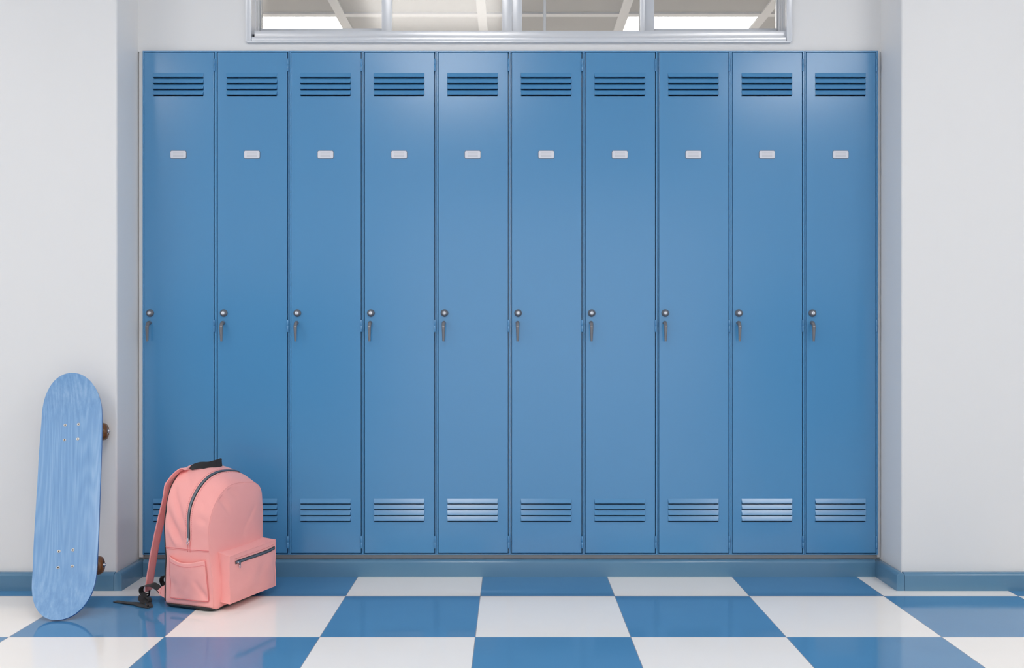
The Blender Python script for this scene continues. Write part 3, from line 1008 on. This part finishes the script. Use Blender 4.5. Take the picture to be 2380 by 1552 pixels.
# haul handle: webbing loop on top, one end folded over
bm = bmesh.new()
hp = [(.086, .160, .4440), (.094, .156, .4520), (.112, .142, .4560), (.138, .128, .4525), (.165, .122, .4540), (.186, .121, .4560), (.198, .121, .4570)]
wv_ = [(0, .9, -.35), (0, .85, .5), (0, .5, .85), (0, .25, 1), (0, .12, 1), (0, .1, 1), (0, .1, 1)]
P_ = catmull(hp, 6); W_ = catmull(wv_, 6)
wid = [.018+.010*sm(i/len(P_)*1.4) for i in range(len(P_))]
band(bm, P_, [tuple(x) for x in W_], wid, .0022, 0, 4, False)
hp2 = [(.198, .121, .4570), (.2020, .125, .4565), (.2025, .132, .4530), (.200, .145, .4450), (.196, .156, .4300)]
band(bm, catmull(hp2, 6), [(0, .1, 1)]*7+[(.5, .1, .9)]*18, .0245, .0022, 0, 4, False)
obj('handle', bm, 'black_webbing', bp, smooth=True, angle=60)

# shoulder straps
def strap(a_off, splay, first):
    bm = bmesh.new()
    sp_ = [(.086, .168, .4470), (.078, .186, .4450), (.062, .203, .4270), (.048, .2185, .4000), (.0455, .2230, .3820), (.045, .2300, .345), (.045, .2465, .290), (.045, .2630, .230),
           (.045, .2775, .172), (.045, .2910, .105), (.045, .3000, .055), (.046, .3030, .034)]
    sp_ = [(a+a_off, y+splay*sm((.45-z)/.4), z) for a, y, z in sp_]
    C_ = catmull(sp_, 7)
    n_ = len(C_)
    wid_ = [.052-.012*sm((i/n_-.05)*3) for i in range(n_)]
    band(bm, C_, (1, .08, 0), wid_, .0070, 0, 8)
    # stitched welt near both edges
    for e in (-.42, .42):
        pts = []
        for i in range(4, n_-1):
            d = (C_[i+1]-C_[i-1]).normalized(); wdv = Vector((1, .08, 0)); wdv = (wdv-d*wdv.dot(d)).normalized()
            nn = d.cross(wdv)
            pts.append(C_[i]+wdv*wid_[i]*e+nn*.0033)
        tube(bm, pts, .0006, 5, 1)
    s1 = obj('shoulder_strap', bm, ['pink_fabric', 'pink_stitch'], bp)
    # anchor wing sewn into the back seam
    bm = bmesh.new()
    ao = .020+(a_off*1.0 if a_off else 0)
    pts = [(ao, BD-.012, .078), (ao-.002, BD+.020, .0600), (ao-.004, BD+.040, .0440), (ao-.004, BD+.026, .0330), (ao, BD-.012, .014)]
    A = [bm.verts.new((p_[0]-.002, p_[1], p_[2])) for p_ in pts]; B = [bm.verts.new((p_[0]+.003, p_[1], p_[2])) for p_ in pts]
    bm.faces.new(A); bm.faces.new(B)
    for k in range(5): bm.faces.new([A[k], A[(k+1) % 5], B[(k+1) % 5], B[k]])
    tube(bm, [(ao-.0055, BD+.0185, .0590), (ao-.0055, BD+.0250, .0345)], .0005, 5, 1)
    obj('anchor_wing', bm, ['pink_fabric', 'pink_stitch'], bp)
    # webbing: wing -> loop back to the ladder buckle
    bm = bmesh.new()
    w1 = [(ao, BD+.025, .045), (ao, BD+.042, .0560), (ao, BD+.060, .0620), (ao+.002, BD+.080, .0590), (ao+.004, .298+splay, .0560), (ao+.006, .3135+splay, .0480),
          (ao+.008, .3185+splay, .0340), (ao+.010, .3120+splay, .0200), (ao+.012, .3040+splay, .0140)]
    wd_ = [(.25, .55, .75), (.5, .3, .8), (.8, -.1, .5), (1, -.2, .2), (1, -.2, .1), (1, -.1, 0), (1, 0, 0), (1, 0, 0), (1, 0, 0)]
    P1 = catmull(w1, 6); D1 = catmull(wd_, 6)
    band(bm, P1, [tuple(x) for x in D1], .0205, .0020, 0, 4, False)
    wb = obj('webbing', bm, 'black_webbing', bp, smooth=True, angle=60)
    # ladder buckle
    bm = bmesh.new()
    cx_, cy_, cz_ = .036+a_off, .3055+splay, .0230
    for dz in (-.009, 0, .009):
        tube(bm, [(cx_-.016, cy_-dz*.2, cz_+dz), (cx_+.016, cy_-dz*.2, cz_+dz)], .0024, 8)
    for dx in (-.016, .016):
        tube(bm, [(cx_+dx, cy_+.002, cz_-.010), (cx_+dx, cy_, cz_), (cx_+dx, cy_-.002, cz_+.010)], .0028, 8)
    obj('buckle', bm, 'rubber_black', bp)
    return wb
strap(0, 0, True)
strap(.135, .030, False)
# loose tail: curls under the buckle then runs flat over the floor
bm = bmesh.new()
inv = bp.matrix_basis.inverted() if False else (Matrix.Translation(bp.location) @ Matrix.Rotation(ang, 4, 'Z')).inverted()
def fl(px, py, z):
    D = (.9-z)*2313.9/(py-776); return inv @ Vector(((px-1190)*D/2313.9, D, z))
def inv_dir(v_): return inv.to_3x3() @ Vector(v_)
tp = [fl(333, 1378, .032), fl(335, 1388, .022), fl(341, 1396, .013), fl(347, 1404, .0065), fl(348, 1410, .0030), fl(341, 1409.5, .0028), fl(330, 1406.5, .0055), fl(316, 1402.0, .0060), fl(300, 1401.0, .0035), fl(285, 1399.5, .0022), fl(268, 1396.8, .0020)]
tw = [(.7, .7, 0), (.65, .75, 0), (.6, .8, 0), (.45, .9, 0), (.25, 1, .05), (.15, 1, .15), (.2, .95, .18), (.2, 1, .12), (.2, 1, .04), (.2, 1, 0), (.35, 1, 0)]
P2 = catmull(tp, 7); D2 = [tuple(inv_dir(x)) for x in catmull(tw, 7)]
band(bm, P2, D2, .0195, .0018, 0, 4, False)
obj('strap_tail', bm, 'black_webbing', bp, smooth=True, angle=60)
# short twisted bit of webbing between buckle and tail
bm = bmesh.new()
k1 = [fl(329, 1386, .026), fl(327, 1392, .021), fl(330, 1397, .015), fl(338, 1400, .010), fl(345, 1398, .012), fl(347, 1392, .018), fl(342, 1387, .023)]
band(bm, catmull(k1, 6), tuple(inv_dir((.35, .94, 0))), .0180, .0018, 0, 4, False)
obj('webbing_knot', bm, 'black_webbing', bp, smooth=True, angle=60)
tag(bp, 'pink fabric backpack with black zips standing on the checkered floor before the lockers', 'backpack')

# ------------------------------------------------------------------ camera, world, view
cam = bpy.data.cameras.new('camera'); co = bpy.data.objects.new('camera', cam); COL.objects.link(co)
co.location = (0, 0, .9); co.rotation_euler = (PI/2, 0, 0)
cam.lens = 35.0; cam.sensor_width = 36.0; cam.clip_end = 60; cam.clip_start = .05
SC.camera = co
wd = bpy.data.worlds.new('world'); SC.world = wd; wd.use_nodes = True
wd.node_tree.nodes['Background'].inputs['Color'].default_value = (.98, .98, 1, 1)
wd.node_tree.nodes['Background'].inputs['Strength'].default_value = 1.35
vs = SC.view_settings
vs.view_transform = 'Standard'; vs.look = 'None'; vs.gamma = 1.0; vs.use_curve_mapping = False
vs.exposure = -0.16
SC.cycles.max_bounces = 12; SC.cycles.diffuse_bounces = 6; SC.cycles.glossy_bounces = 4
SC.cycles.use_denoising = True
SC.cycles.sample_clamp_indirect = 6.0
